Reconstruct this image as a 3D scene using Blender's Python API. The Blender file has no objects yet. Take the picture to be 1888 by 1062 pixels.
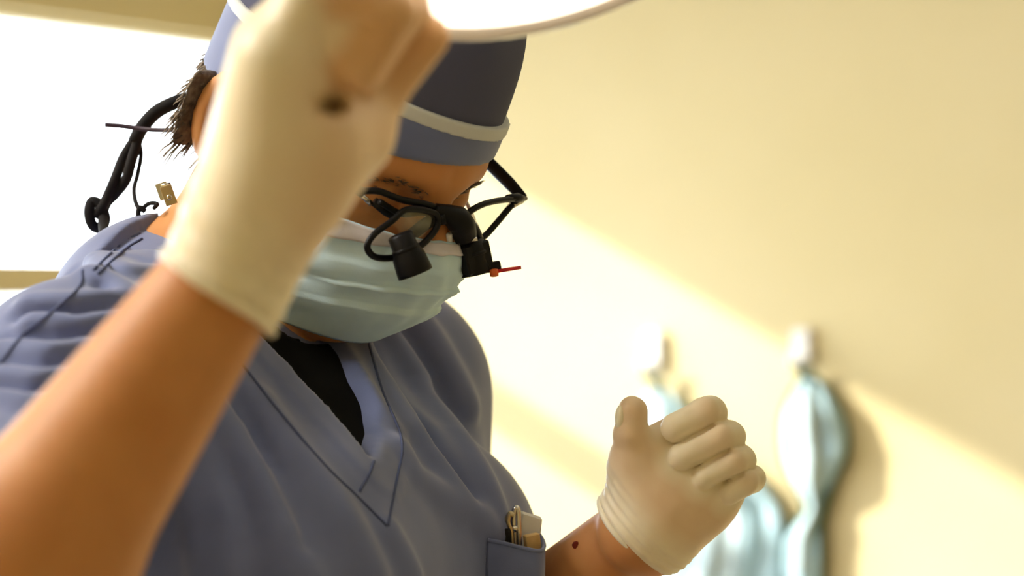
import bpy, math, random
import numpy as np
from mathutils import Vector, Matrix

random.seed(7)
rng = np.random.default_rng(7)
scene = bpy.context.scene
col = scene.collection
FPX = 1888 * 85.0 / 36.0          # focal length in pixels of the 1888 px wide frame
CZ = 1.45                         # lens height above the floor


def A(*v):
    return np.array(v, dtype=np.float64)


def P(px, py, d):
    """World point seen at pixel (px, py) at real distance d in front of the lens."""
    return A((px - 944) / FPX * d, d, CZ - (py - 531) / FPX * d)


# ------------------------------------------------------------------ camera
cam_data = bpy.data.cameras.new('camera')
cam_data.sensor_width = 36.0
cam_data.lens = 85.0
cam_data.clip_start = 0.05
cam_data.dof.use_dof = True
cam_data.dof.focus_distance = 1.50
cam_data.dof.aperture_fstop = 4.2
cam = bpy.data.objects.new('camera', cam_data)
cam.location = (0, 0, CZ)
cam.rotation_euler = (math.pi / 2, 0, 0)
col.objects.link(cam)
scene.camera = cam

# ------------------------------------------------------------------ room frame
K = A(-0.327, 4.03, 0.0)                       # corner where the two visible walls meet
E1 = A(0.545, 0.8385, 0.0); E1 /= np.linalg.norm(E1)   # direction of the window wall (towards the corner)
UD = A(E1[1], -E1[0], 0.0)                     # direction of the mask wall (away from the corner)
CEIL = 2.65


def W(u, s, z):
    """room coordinates: u along mask wall, s along window wall (from the corner), z height"""
    return K + UD * u - E1 * s + A(0, 0, z)


# ------------------------------------------------------------------ world, sun
world = bpy.data.worlds.new('sky')
scene.world = world
world.use_nodes = True
wn = world.node_tree.nodes
wn['Background'].inputs[0].default_value = (0.86, 0.93, 1.0, 1)
wn['Background'].inputs[1].default_value = 11.0

sun_data = bpy.data.lights.new('sun', 'SUN')
sun_data.energy = 9.5
sun_data.color = (1.0, 0.95, 0.85)
sun_data.angle = math.radians(1.6)
sun = bpy.data.objects.new('sun', sun_data)
SUN_K = 0.7
sun_dir = UD + E1 * SUN_K + A(0, 0, -0.511)
sun.rotation_euler = Vector(sun_dir).to_track_quat('-Z', 'Y').to_euler()
sun.location = tuple(W(-3, 2, 4))
col.objects.link(sun)

scene.view_settings.view_transform = 'Standard'
scene.view_settings.look = 'None'
scene.view_settings.gamma = 1.0
scene.view_settings.use_curve_mapping = False
scene.view_settings.exposure = 0.12
scene.cycles.max_bounces = 7
scene.cycles.use_adaptive_sampling = True
scene.cycles.adaptive_threshold = 0.025
scene.cycles.use_denoising = True
scene.cycles.sample_clamp_indirect = 8.0

WIN_S0, WIN_S1 = 0.15, 2.15
WIN_TOP, WIN_MID, WIN_BOT = CZ + 0.398, CZ + 0.036, CZ - 0.62


# ------------------------------------------------------------------ materials
def principled(name, color, rough=0.6, spec=0.3, metallic=0.0, sss=0.0, sss_col=None, coat=0.0):
    m = bpy.data.materials.new(name)
    m.use_nodes = True
    b = m.node_tree.nodes['Principled BSDF']
    b.inputs['Base Color'].default_value = (*color, 1)
    b.inputs['Roughness'].default_value = rough
    b.inputs['Specular IOR Level'].default_value = spec
    b.inputs['Metallic'].default_value = metallic
    b.inputs['Coat Weight'].default_value = coat
    if sss:
        b.inputs['Subsurface Weight'].default_value = sss
        b.inputs['Subsurface Radius'].default_value = sss_col or (1.0, 0.35, 0.15)
        b.inputs['Subsurface Scale'].default_value = 0.006
    return m


def noise_colour(m, c1, c2, scale, lo=0.35, hi=0.65, detail=4):
    nt = m.node_tree; N = nt.nodes; L = nt.links
    b = N['Principled BSDF']
    tc = N.new('ShaderNodeTexCoord')
    nz = N.new('ShaderNodeTexNoise'); nz.inputs['Scale'].default_value = scale; nz.inputs['Detail'].default_value = detail
    rp = N.new('ShaderNodeValToRGB')
    rp.color_ramp.elements[0].position = lo; rp.color_ramp.elements[0].color = (*c1, 1)
    rp.color_ramp.elements[1].position = hi; rp.color_ramp.elements[1].color = (*c2, 1)
    L.new(tc.outputs['Object'], nz.inputs['Vector'])
    L.new(nz.outputs['Fac'], rp.inputs['Fac'])
    L.new(rp.outputs['Color'], b.inputs['Base Color'])
    return rp


def bump(m, scale, strength, dist=0.001, kind='NOISE', detail=3):
    nt = m.node_tree; N = nt.nodes; L = nt.links
    b = N['Principled BSDF']
    tc = N.new('ShaderNodeTexCoord')
    if kind == 'NOISE':
        t = N.new('ShaderNodeTexNoise'); t.inputs['Detail'].default_value = detail
    else:
        t = N.new('ShaderNodeTexWave')
    t.inputs['Scale'].default_value = scale
    bp = N.new('ShaderNodeBump'); bp.inputs['Strength'].default_value = strength; bp.inputs['Distance'].default_value = dist
    L.new(tc.outputs['Object'], t.inputs['Vector'])
    L.new(t.outputs['Fac'], bp.inputs['Height'])
    L.new(bp.outputs['Normal'], b.inputs['Normal'])


M = {}
M['wall'] = principled('yellow_wall_paint', (0.64, 0.545, 0.33), 0.75, 0.2)
noise_colour(M['wall'], (0.625, 0.525, 0.290), (0.655, 0.555, 0.320), 3.0); bump(M['wall'], 90, 0.15, 0.002)
M['ceiling'] = principled('ceiling_white', (0.80, 0.78, 0.70), 0.9, 0.1)
M['floor'] = principled('vinyl_floor', (0.42, 0.36, 0.27), 0.4, 0.4)
noise_colour(M['floor'], (0.38, 0.32, 0.24), (0.46, 0.40, 0.30), 25)
M['frame'] = principled('window_frame_paint', (0.62, 0.52, 0.30), 0.5, 0.3)
M['skin'] = principled('skin', (0.58, 0.27, 0.10), 0.5, 0.3, sss=0.15)
noise_colour(M['skin'], (0.56, 0.240, 0.085), (0.63, 0.295, 0.112), 22); bump(M['skin'], 420, 0.12, 0.0006)
M['scrub'] = principled('scrub_cotton', (0.19, 0.225, 0.37), 0.72, 0.25)
noise_colour(M['scrub'], (0.130, 0.160, 0.315), (0.145, 0.178, 0.350), 30); bump(M['scrub'], 900, 0.15, 0.0005)
M['scrub'].node_tree.nodes['Principled BSDF'].inputs['Sheen Weight'].default_value = 0.35
M['scrub_dark'] = principled('stitch_thread', (0.09, 0.11, 0.21), 0.8, 0.1)
M['crown'] = principled('cap_crown_cloth', (0.085, 0.09, 0.15), 0.8, 0.15); bump(M['crown'], 700, 0.2, 0.0005)
M['piping'] = principled('cap_piping', (0.62, 0.64, 0.64), 0.7, 0.2); bump(M['piping'], 700, 0.2, 0.0004)
M['black_cloth'] = principled('black_undershirt', (0.004, 0.0035, 0.0035), 0.9, 0.1); bump(M['black_cloth'], 800, 0.2, 0.0005)
M['trouser'] = principled('trouser_cotton', (0.17, 0.20, 0.33), 0.8, 0.2); bump(M['trouser'], 700, 0.2, 0.0005)
M['shoe'] = principled('shoe_leather', (0.03, 0.03, 0.035), 0.4, 0.4); bump(M['shoe'], 300, 0.2, 0.0005)
M['hair'] = principled('greying_hair', (0.11, 0.075, 0.045), 0.55, 0.4)
noise_colour(M['hair'], (0.055, 0.036, 0.022), (0.26, 0.19, 0.125), 160, 0.3, 0.75)
M['mask'] = principled('mask_fleece', (0.50, 0.68, 0.73), 0.8, 0.15)
noise_colour(M['mask'], (0.62, 0.83, 0.97), (0.66, 0.87, 1.0), 60); bump(M['mask'], 1100, 0.2, 0.0004)
M['mask_band'] = principled('mask_nose_band', (0.68, 0.65, 0.70), 0.75, 0.2); bump(M['mask_band'], 1100, 0.2, 0.0004)
M['hang_mask'] = principled('hanging_mask_fleece', (0.42, 0.58, 0.64), 0.85, 0.1); bump(M['hang_mask'], 500, 0.15, 0.0006)
M['hang_white'] = principled('hanging_mask_lining', (0.47, 0.58, 0.60), 0.85, 0.1); bump(M['hang_white'], 500, 0.15, 0.0006)
M['green_tie'] = principled('green_binding', (0.045, 0.085, 0.055), 0.8, 0.1); bump(M['green_tie'], 500, 0.2, 0.0006)
M['black_plastic'] = principled('black_plastic', (0.004, 0.0035, 0.0045), 0.42, 0.22); bump(M['black_plastic'], 500, 0.05, 0.0003)
M['black_rubber'] = principled('black_strap_cloth', (0.011, 0.009, 0.010), 0.75, 0.2); bump(M['black_rubber'], 900, 0.5, 0.0006)
M['purple_cord'] = principled('dark_purple_cord', (0.055, 0.035, 0.055), 0.5, 0.3); bump(M['purple_cord'], 900, 0.2, 0.0003)
M['metal'] = principled('polished_steel', (0.72, 0.69, 0.64), 0.22, 0.5, 1.0); bump(M['metal'], 200, 0.03, 0.0003)
M['brass'] = principled('warm_steel', (0.55, 0.44, 0.26), 0.3, 0.5, 1.0); bump(M['brass'], 200, 0.03, 0.0003)
M['red'] = principled('red_plastic', (0.75, 0.03, 0.035), 0.35, 0.4); bump(M['red'], 300, 0.03, 0.0003)
M['orange'] = principled('orange_plastic', (0.85, 0.16, 0.03), 0.4, 0.4); bump(M['orange'], 300, 0.03, 0.0003)
M['white_plastic'] = principled('white_plastic', (0.86, 0.84, 0.80), 0.35, 0.4, coat=0.2); bump(M['white_plastic'], 150, 0.03, 0.0003)
M['lamp_shell'] = principled('lamp_enamel', (0.88, 0.82, 0.78), 0.25, 0.5, coat=0.3); bump(M['lamp_shell'], 60, 0.02, 0.0003)
M['wood'] = principled('pale_wood', (0.62, 0.40, 0.16), 0.6, 0.3)
noise_colour(M['wood'], (0.55, 0.34, 0.13), (0.68, 0.46, 0.20), 90)
M['mark'] = principled('scab', (0.17, 0.018, 0.008), 0.6, 0.2); bump(M['mark'], 900, 0.3, 0.0004)


def glove_material():
    m = principled('latex_glove', (0.8, 0.68, 0.46), 0.42, 0.35, sss=0.04, sss_col=(1.0, 0.55, 0.3))
    nt = m.node_tree; N = nt.nodes; L = nt.links; b = N['Principled BSDF']
    at = N.new('ShaderNodeAttribute'); at.attribute_name = 'stretch_shade'  # skin showing through stretched latex, plus shade painted on the palms
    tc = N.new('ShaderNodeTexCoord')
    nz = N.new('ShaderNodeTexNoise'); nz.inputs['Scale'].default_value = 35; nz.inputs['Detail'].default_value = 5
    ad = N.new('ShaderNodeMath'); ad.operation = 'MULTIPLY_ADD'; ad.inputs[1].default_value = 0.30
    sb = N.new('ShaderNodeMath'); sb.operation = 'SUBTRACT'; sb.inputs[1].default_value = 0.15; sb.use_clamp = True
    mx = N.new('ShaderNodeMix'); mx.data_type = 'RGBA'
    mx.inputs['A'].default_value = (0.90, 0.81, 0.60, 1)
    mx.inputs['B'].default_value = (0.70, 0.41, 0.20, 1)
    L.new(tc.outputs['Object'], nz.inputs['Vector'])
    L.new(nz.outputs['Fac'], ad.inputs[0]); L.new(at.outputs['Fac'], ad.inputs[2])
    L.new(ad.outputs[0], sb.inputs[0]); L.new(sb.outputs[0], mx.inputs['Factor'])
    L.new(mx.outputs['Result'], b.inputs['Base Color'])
    bp = N.new('ShaderNodeBump'); bp.inputs['Strength'].default_value = 0.25; bp.inputs['Distance'].default_value = 0.001
    n2 = N.new('ShaderNodeTexNoise'); n2.inputs['Scale'].default_value = 120; n2.inputs['Detail'].default_value = 4
    L.new(tc.outputs['Object'], n2.inputs['Vector']); L.new(n2.outputs['Fac'], bp.inputs['Height'])
    L.new(bp.outputs['Normal'], b.inputs['Normal'])
    return m


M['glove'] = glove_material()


def glass_material(name, tint, gloss):
    m = bpy.data.materials.new(name); m.use_nodes = True
    nt = m.node_tree; N = nt.nodes; L = nt.links
    N.remove(N['Principled BSDF'])
    tr = N.new('ShaderNodeBsdfTransparent'); tr.inputs[0].default_value = (*tint, 1)
    gl = N.new('ShaderNodeBsdfGlossy'); gl.inputs['Roughness'].default_value = 0.03
    fr = N.new('ShaderNodeFresnel'); fr.inputs['IOR'].default_value = 1.45
    mu = N.new('ShaderNodeMath'); mu.operation = 'MULTIPLY'; mu.inputs[1].default_value = gloss
    mx = N.new('ShaderNodeMixShader')
    L.new(fr.outputs[0], mu.inputs[0]); L.new(mu.outputs[0], mx.inputs[0])
    L.new(tr.outputs[0], mx.inputs[1]); L.new(gl.outputs[0], mx.inputs[2])
    L.new(mx.outputs[0], N['Material Output'].inputs['Surface'])
    return m


M['glass'] = glass_material('window_glass', (0.97, 0.98, 0.98), 0.6)
M['lens'] = glass_material('lens_glass', (0.98, 0.98, 0.97), 0.35)


def emission_material(name, color, strength):
    m = bpy.data.materials.new(name); m.use_nodes = True
    nt = m.node_tree; N = nt.nodes
    N.remove(N['Principled BSDF'])
    e = N.new('ShaderNodeEmission'); e.inputs[0].default_value = (*color, 1); e.inputs[1].default_value = strength
    nt.links.new(e.outputs[0], N['Material Output'].inputs['Surface'])
    return m


M['ceiling_glow'] = emission_material('ceiling_diffuser_glow', (1.0, 0.88, 0.66), 0.9)
M['added_fill_glow'] = emission_material('added_fill_diffuser', (1.0, 0.96, 0.90), 31.0)  # added fill panel, brightens the person from upper left
M['lamp_glow'] = emission_material('operating_lamp_glow', (1.0, 0.86, 0.66), 3.0)


# ------------------------------------------------------------------ object helpers
def finish(o, parent=None):
    col.objects.link(o)
    if parent is not None:
        o.parent = parent
    return o


def mesh_np(name, V, F, mat, parent=None, smooth=True):
    me = bpy.data.meshes.new(name)
    V = np.asarray(V, dtype=np.float32); F = np.asarray(F, dtype=np.int32)
    k = F.shape[1]
    me.vertices.add(len(V)); me.vertices.foreach_set('co', V.ravel())
    me.loops.add(F.size); me.loops.foreach_set('vertex_index', F.ravel())
    me.polygons.add(len(F))
    me.polygons.foreach_set('loop_start', np.arange(0, F.size, k, dtype=np.int32))
    me.polygons.foreach_set('loop_total', np.full(len(F), k, dtype=np.int32))
    if smooth:
        me.polygons.foreach_set('use_smooth', np.ones(len(F), dtype=bool))
    me.update(calc_edges=True); me.validate()
    me.materials.append(mat)
    o = bpy.data.objects.new(name, me)
    return finish(o, parent)


class MB:
    """collects primitive shapes into one mesh"""
    def __init__(s):
        s.v = []; s.f = []; s.sm = []

    def add(s, V, F, smooth=True):
        n = len(s.v)
        s.v += [tuple(map(float, x)) for x in V]
        for f in F:
            s.f.append(tuple(i + n for i in f)); s.sm.append(smooth)

    def box(s, c, ax, ay, az, bev=0.0):
        """box with centre c and half-extent vectors; bevelled by cutting edges (chamfer)"""
        c = A(*c); ax = A(*ax); ay = A(*ay); az = A(*az)
        if bev <= 0:
            V = [c + i * ax + j * ay + k * az for i in (-1, 1) for j in (-1, 1) for k in (-1, 1)]
            F = [(0, 1, 3, 2), (4, 6, 7, 5), (0, 4, 5, 1), (2, 3, 7, 6), (0, 2, 6, 4), (1, 5, 7, 3)]
            s.add(V, F, False); return
        L = [np.linalg.norm(q) for q in (ax, ay, az)]
        t = [1 - bev / l for l in L]
        ids = {}; V = []
        for i in (-1, 1):
            for j in (-1, 1):
                for k in (-1, 1):
                    for w in range(3):
                        m = [t[0], t[1], t[2]]; m[w] = 1
                        ids[(i, j, k, w)] = len(V)
                        V.append(c + i * m[0] * ax + j * m[1] * ay + k * m[2] * az)
        F = []
        for i in (-1, 1):
            F.append([ids[(i, j, k, 0)] for j, k in ((-1, -1), (1, -1), (1, 1), (-1, 1))][::i])
            F.append([ids[(j, i, k, 1)] for j, k in ((-1, -1), (1, -1), (1, 1), (-1, 1))][::-i])
            F.append([ids[(j, k, i, 2)] for j, k in ((-1, -1), (1, -1), (1, 1), (-1, 1))][::i])
        for a in (-1, 1):
            for b in (-1, 1):
                F.append([ids[(a, b, -1, 0)], ids[(a, b, 1, 0)], ids[(a, b, 1, 1)], ids[(a, b, -1, 1)]])
                F.append([ids[(a, -1, b, 0)], ids[(a, 1, b, 0)], ids[(a, 1, b, 2)], ids[(a, -1, b, 2)]])
                F.append([ids[(-1, a, b, 1)], ids[(1, a, b, 1)], ids[(1, a, b, 2)], ids[(-1, a, b, 2)]])
                for k in (-1, 1):
                    F.append([ids[(a, b, k, 0)], ids[(a, b, k, 1)], ids[(a, b, k, 2)]])
        s.add(V, F, False)

    def tube(s, pts, r, n=10, closed=False, flat=1.0, nrm=None):
        pts = [A(*p) for p in pts]
        m = len(pts)
        R = r if hasattr(r, '__len__') else [r] * m
        V = []; prev = None
        for i, p in enumerate(pts):
            a = pts[(i - 1) % m] if (closed or i > 0) else p
            b = pts[(i + 1) % m] if (closed or i < m - 1) else p
            t = b - a; t /= (np.linalg.norm(t) + 1e-12)
            if nrm is not None:
                x = A(*nrm) - t * np.dot(A(*nrm), t)
            elif prev is None:
                x = np.cross(t, A(0.13, 0.2, 0.97))
                if np.linalg.norm(x) < 1e-3: x = np.cross(t, A(1, 0, 0))
            else:
                x = prev - t * np.dot(prev, t)
            x /= np.linalg.norm(x); prev = x
            y = np.cross(t, x)
            for k in range(n):
                g = 2 * math.pi * k / n
                V.append(p + R[i] * (math.cos(g) * x * flat + math.sin(g) * y))
        F = []
        for i in range(m if closed else m - 1):
            j = (i + 1) % m
            for k in range(n):
                l = (k + 1) % n
                F.append((i * n + k, i * n + l, j * n + l, j * n + k))
        if not closed:
            F.append(tuple(range(n))[::-1]); F.append(tuple((m - 1) * n + k for k in range(n)))
        s.add(V, F)

    def lathe(s, prof, c, axis, n=40):
        """profile of (radius, height along axis)"""
        axis = A(*axis); axis = axis / np.linalg.norm(axis)
        x = np.cross(axis, A(0.3, 0.1, 0.95)); x /= np.linalg.norm(x); y = np.cross(axis, x)
        V = []
        for r, h in prof:
            for k in range(n):
                g = 2 * math.pi * k / n
                V.append(A(*c) + axis * h + r * (math.cos(g) * x + math.sin(g) * y))
        F = []
        for i in range(len(prof) - 1):
            for k in range(n):
                l = (k + 1) % n
                F.append((i * n + k, i * n + l, (i + 1) * n + l, (i + 1) * n + k))
        s.add(V, F)

    def build(s, name, mat, parent=None):
        me = bpy.data.meshes.new(name)
        me.from_pydata(s.v, [], s.f)
        me.polygons.foreach_set('use_smooth', s.sm)
        me.update(); me.validate()
        me.materials.append(mat)
        o = bpy.data.objects.new(name, me)
        return finish(o, parent)


def tag(o, label=None, cat=None, group=None, kind=None):
    if label: o['label'] = label
    if cat: o['category'] = cat
    if group: o['group'] = group
    if kind: o['kind'] = kind
    return o


def empty(name, loc=(0, 0, 0)):
    o = bpy.data.objects.new(name, None)
    o.empty_display_size = 0.05
    # children are modelled in world coordinates: the Empty stands at the thing's base
    o.location = tuple(loc)
    col.objects.link(o)
    return o


def adopt(root):
    """children were built in world coordinates; keep them there"""
    inv = Matrix.Translation(root.location).inverted()
    for ch in root.children:
        ch.matrix_parent_inverse = inv


def spline(pts, n=8, closed=False):
    pts = [A(*p) for p in pts]; m = len(pts); out = []
    rngi = range(m if closed else m - 1)
    for i in rngi:
        if closed:
            p0, p1, p2, p3 = pts[(i - 1) % m], pts[i], pts[(i + 1) % m], pts[(i + 2) % m]
        else:
            p1, p2 = pts[i], pts[i + 1]
            p0 = pts[i - 1] if i > 0 else 2 * p1 - p2
            p3 = pts[i + 2] if i + 2 < m else 2 * p2 - p1
        for k in range(n):
            t = k / n
            out.append(0.5 * (2 * p1 + (p2 - p0) * t + (2 * p0 - 5 * p1 + 4 * p2 - p3) * t * t + (3 * p1 - p0 - 3 * p2 + p3) * t ** 3))
    if not closed: out.append(pts[-1])
    return out


# ------------------------------------------------------------------ signed-distance modelling
def cap(p, a, b, r1, r2=None):
    a = np.asarray(a); b = np.asarray(b)
    if r2 is None: r2 = r1
    ba = b - a; pa = p - a
    t = np.clip(pa @ ba / (ba @ ba), 0, 1)
    return np.linalg.norm(pa - t[:, None] * ba, axis=1) - (r1 + (r2 - r1) * t)


def ell(p, c, rad, ax=None):
    q = p - np.asarray(c)
    if ax is not None: q = q @ np.asarray(ax).T
    rad = np.asarray(rad)
    k0 = np.linalg.norm(q / rad, axis=1); k1 = np.linalg.norm(q / rad ** 2, axis=1) + 1e-9
    return k0 * (k0 - 1) / k1


def smin(a, b, k):
    h = np.clip(0.5 + 0.5 * (b - a) / k, 0, 1)
    return b * (1 - h) + a * h - k * h * (1 - h)


def smax(a, b, k):
    return -smin(-a, -b, k)


def seg_dist(p, pts):
    d = np.full(len(p), 1e9)
    for a, b in zip(pts[:-1], pts[1:]):
        d = np.minimum(d, cap(p, a, b, 0.0))
    return d


def poly2d(q, poly):
    """signed distance to a 2-D polygon"""
    poly = np.asarray(poly); n = len(poly)
    d = np.full(len(q), 1e9); s = np.ones(len(q))
    j = n - 1
    for i in range(n):
        e = poly[j] - poly[i]; w = q - poly[i]
        b = w - e * np.clip(w @ e / (e @ e), 0, 1)[:, None]
        d = np.minimum(d, (b ** 2).sum(1))
        c1 = q[:, 1] >= poly[i][1]; c2 = q[:, 1] < poly[j][1]; c3 = e[0] * w[:, 1] > e[1] * w[:, 0]
        flip = (c1 & c2 & c3) | (~c1 & ~c2 & ~c3)
        s = np.where(flip, -s, s)
        j = i
    return s * np.sqrt(d)


def sdf_mesh(name, f, lo, hi, h, mat, parent=None, relax=1, attr=None):
    lo = np.asarray(lo, float); hi = np.asarray(hi, float)
    B = 4
    nb = np.ceil((hi - lo) / (h * B)).astype(int) + 1
    ii = np.stack(np.meshgrid(*[np.arange(k) for k in nb], indexing='ij'), -1).reshape(-1, 3)
    cen = lo + (ii * B + (B - 1) / 2) * h
    fc = np.concatenate([f(cen[i:i + 200000]) for i in range(0, len(cen), 200000)])
    near = np.abs(fc) < h * B * 1.9 + 0.003
    nx, ny, nz = nb * B
    Fb = np.repeat(fc.astype(np.float32), B ** 3).reshape(-1, B, B, B)
    off = np.stack(np.meshgrid(*[np.arange(B)] * 3, indexing='ij'), -1).reshape(-1, 3)
    ni = np.nonzero(near)[0]
    for i in range(0, len(ni), 4000):
        blk = ni[i:i + 4000]
        pts = lo + ((ii[blk] * B)[:, None, :] + off[None]) * h
        Fb[blk] = f(pts.reshape(-1, 3)).astype(np.float32).reshape(-1, B, B, B)
    G = Fb.reshape(nb[0], nb[1], nb[2], B, B, B).transpose(0, 3, 1, 4, 2, 5).reshape(nx, ny, nz)
    S = G < 0
    anyc = np.zeros((nx - 1, ny - 1, nz - 1), bool); allc = np.ones_like(anyc)
    for a in (0, 1):
        for b in (0, 1):
            for c in (0, 1):
                sl = S[a:nx - 1 + a, b:ny - 1 + b, c:nz - 1 + c]
                anyc |= sl; allc &= sl
    act = np.argwhere(anyc & ~allc)
    idx = np.full((nx - 1, ny - 1, nz - 1), -1, np.int32)
    idx[act[:, 0], act[:, 1], act[:, 2]] = np.arange(len(act))
    acc = np.zeros((len(act), 3)); cnt = np.zeros(len(act))
    corners = [(a, b, c) for a in (0, 1) for b in (0, 1) for c in (0, 1)]
    val = {c: G[act[:, 0] + c[0], act[:, 1] + c[1], act[:, 2] + c[2]] for c in corners}
    for c in corners:
        for k in range(3):
            if c[k] == 0:
                e = list(c); e[k] = 1; e = tuple(e)
                va, vb = val[c], val[e]
                m = (va < 0) != (vb < 0)
                t = np.where(m, va / np.where(m, va - vb, 1), 0)
                pt = np.tile(np.array(c, float), (len(act), 1)); pt[:, k] = t
                acc[m] += pt[m]; cnt[m] += 1
    V = lo + (act + acc / np.maximum(cnt, 1)[:, None]) * h
    quads = []
    for k in range(3):
        o1, o2 = (k + 1) % 3, (k + 2) % 3
        sl0 = [slice(None)] * 3; sl1 = [slice(None)] * 3
        sl0[k] = slice(0, -1); sl1[k] = slice(1, None)
        ch = S[tuple(sl0)] != S[tuple(sl1)]
        e = np.argwhere(ch)
        dims = (nx - 1, ny - 1, nz - 1)
        ok = (e[:, o1] > 0) & (e[:, o2] > 0) & (e[:, o1] < dims[o1]) & (e[:, o2] < dims[o2])
        e = e[ok]
        inside = S[e[:, 0], e[:, 1], e[:, 2]]
        def cell(d1, d2):
            q = e.copy(); q[:, o1] -= d1; q[:, o2] -= d2
            return idx[q[:, 0], q[:, 1], q[:, 2]]
        q = np.stack([cell(1, 1), cell(0, 1), cell(0, 0), cell(1, 0)], 1)
        q[~inside] = q[~inside][:, ::-1]
        quads.append(q)
    Q = np.concatenate(quads)
    Q = Q[(Q >= 0).all(1)]
    for _ in range(relax):
        s = np.zeros_like(V); c = np.zeros(len(V))
        for a, b in ((0, 1), (1, 2), (2, 3), (3, 0)):
            np.add.at(s, Q[:, a], V[Q[:, b]]); np.add.at(c, Q[:, a], 1)
            np.add.at(s, Q[:, b], V[Q[:, a]]); np.add.at(c, Q[:, b], 1)
        V = 0.5 * V + 0.5 * s / np.maximum(c, 1)[:, None]
    o = mesh_np(name, V, Q, mat, parent)
    if attr is not None:
        at = o.data.attributes.new(attr[0], 'FLOAT', 'POINT')
        at.data.foreach_set('value', attr[1](V).astype(np.float32))
    return o


def culled(p, c, rad, fn, m=0.045):
    """evaluate fn only near a bounding sphere; elsewhere a safe lower bound"""
    d = np.linalg.norm(p - np.asarray(c), axis=1) - rad
    k = d < m
    if k.any(): d[k] = fn(p[k])
    return d


def vnoise(p, s, seed=0):
    """cheap smooth pseudo-noise from a few rotated sines"""
    r = np.random.default_rng(seed); out = 0
    for _ in range(5):
        d = r.normal(size=3); d /= np.linalg.norm(d)
        out = out + np.sin((p @ d) * s * r.uniform(0.6, 1.6) + r.uniform(0, 6.28))
    return out / 5


# ================================================================== ROOM SHELL
RU, RS = 4.6, 4.7            # room size along both walls
ZERO = A(0, 0, 0)


def slab(name, c, hx, hy, hz, mat, bev=0.0):
    b = MB(); b.box(c, hx, hy, hz, bev)
    return tag(b.build(name, mat), kind='structure')


T = 0.05
flo = slab('floor', W(RU / 2, RS / 2, -0.05), UD * (RU / 2 + 0.1), E1 * (RS / 2 + 0.1), A(0, 0, 0.05), M['floor'])
tag(flo, 'tan vinyl floor of the treatment room', 'floor')
cei = slab('ceiling', W(RU / 2, RS / 2, CEIL + 0.05), UD * (RU / 2 + 0.1), E1 * (RS / 2 + 0.1), A(0, 0, 0.05), M['ceiling'])
tag(cei, 'white ceiling of the treatment room', 'ceiling')
wr = slab('wall_right', W(RU / 2, -T, CEIL / 2), UD * (RU / 2 + 0.1), E1 * T, A(0, 0, CEIL / 2), M['wall'])
tag(wr, 'yellow wall with slanting sunlight behind the hanging masks', 'wall')
wb = slab('wall_back', W(RU / 2, RS + T, CEIL / 2), UD * (RU / 2 + 0.1), E1 * T, A(0, 0, CEIL / 2), M['wall'])
tag(wb, 'yellow wall behind the viewer', 'wall')
wf = slab('wall_front', W(RU + T, RS / 2, CEIL / 2), UD * T, E1 * (RS / 2), A(0, 0, CEIL / 2), M['wall'])
tag(wf, 'yellow wall opposite the window', 'wall')
# window wall: four slabs round the opening, one mesh
b = MB()
hw = 0.04
def lw(s0, s1, z0, z1):
    b.box(W(-hw, (s0 + s1) / 2, (z0 + z1) / 2), UD * hw, E1 * ((s1 - s0) / 2), A(0, 0, (z1 - z0) / 2))
lw(0, WIN_S0, 0, CEIL); lw(WIN_S1, RS, 0, CEIL); lw(WIN_S0, WIN_S1, WIN_TOP, CEIL); lw(WIN_S0, WIN_S1, 0, WIN_BOT)
wl = tag(b.build('wall_left', M['wall']), 'yellow wall around the bright window', 'wall', kind='structure')

win = empty('window_1', W(0, (WIN_S0 + WIN_S1) / 2, WIN_BOT))
tag(win, 'wide overexposed window behind the person with a transom bar', 'window', kind='structure')
def wbar(name, s0, s1, z0, z1, u=-0.045, hu=0.02, bev=0.004):
    q = MB(); q.box(W(u, (s0 + s1) / 2, (z0 + z1) / 2), UD * hu, E1 * ((s1 - s0) / 2), A(0, 0, (z1 - z0) / 2), bev)
    return q.build(name, M['frame'], win)
fw = 0.03
wbar('frame_rail', WIN_S0, WIN_S1, WIN_TOP - 0.012, WIN_TOP + 0.0)
wbar('frame_rail', WIN_S0, WIN_S1, WIN_BOT, WIN_BOT + fw)
wbar('frame_stile', WIN_S0, WIN_S0 + 0.02, WIN_BOT, WIN_TOP)
wbar('frame_stile', WIN_S1 - fw, WIN_S1, WIN_BOT, WIN_TOP)
wbar('transom', WIN_S0, WIN_S1, WIN_MID - 0.048, WIN_MID, u=-0.035, hu=0.035)
for z0, z1 in ((WIN_MID, WIN_TOP), (WIN_BOT, WIN_MID - 0.044)):
    q = MB(); q.box(W(-0.045, (WIN_S0 + WIN_S1) / 2, (z0 + z1) / 2), UD * 0.002, E1 * ((WIN_S1 - WIN_S0) / 2 - 0.01), A(0, 0, (z1 - z0) / 2 - 0.004))
    q.build('pane', M['glass'], win)
adopt(win)

# daylight portal: guides sampling of the sky through the opening
pd = bpy.data.lights.new('window_portal', 'AREA'); pd.shape = 'RECTANGLE'
pd.size = WIN_S1 - WIN_S0; pd.size_y = WIN_TOP - WIN_BOT
pd.cycles.is_portal = True
po = bpy.data.objects.new('window_portal', pd)
po.location = tuple(W(-0.09, (WIN_S0 + WIN_S1) / 2, (WIN_TOP + WIN_BOT) / 2))
X_, Z_ = Vector(E1), Vector(-UD)
po.matrix_world = Matrix.Translation(po.location) @ Matrix((X_, Z_.cross(X_), Z_)).transposed().to_4x4()
col.objects.link(po)

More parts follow.
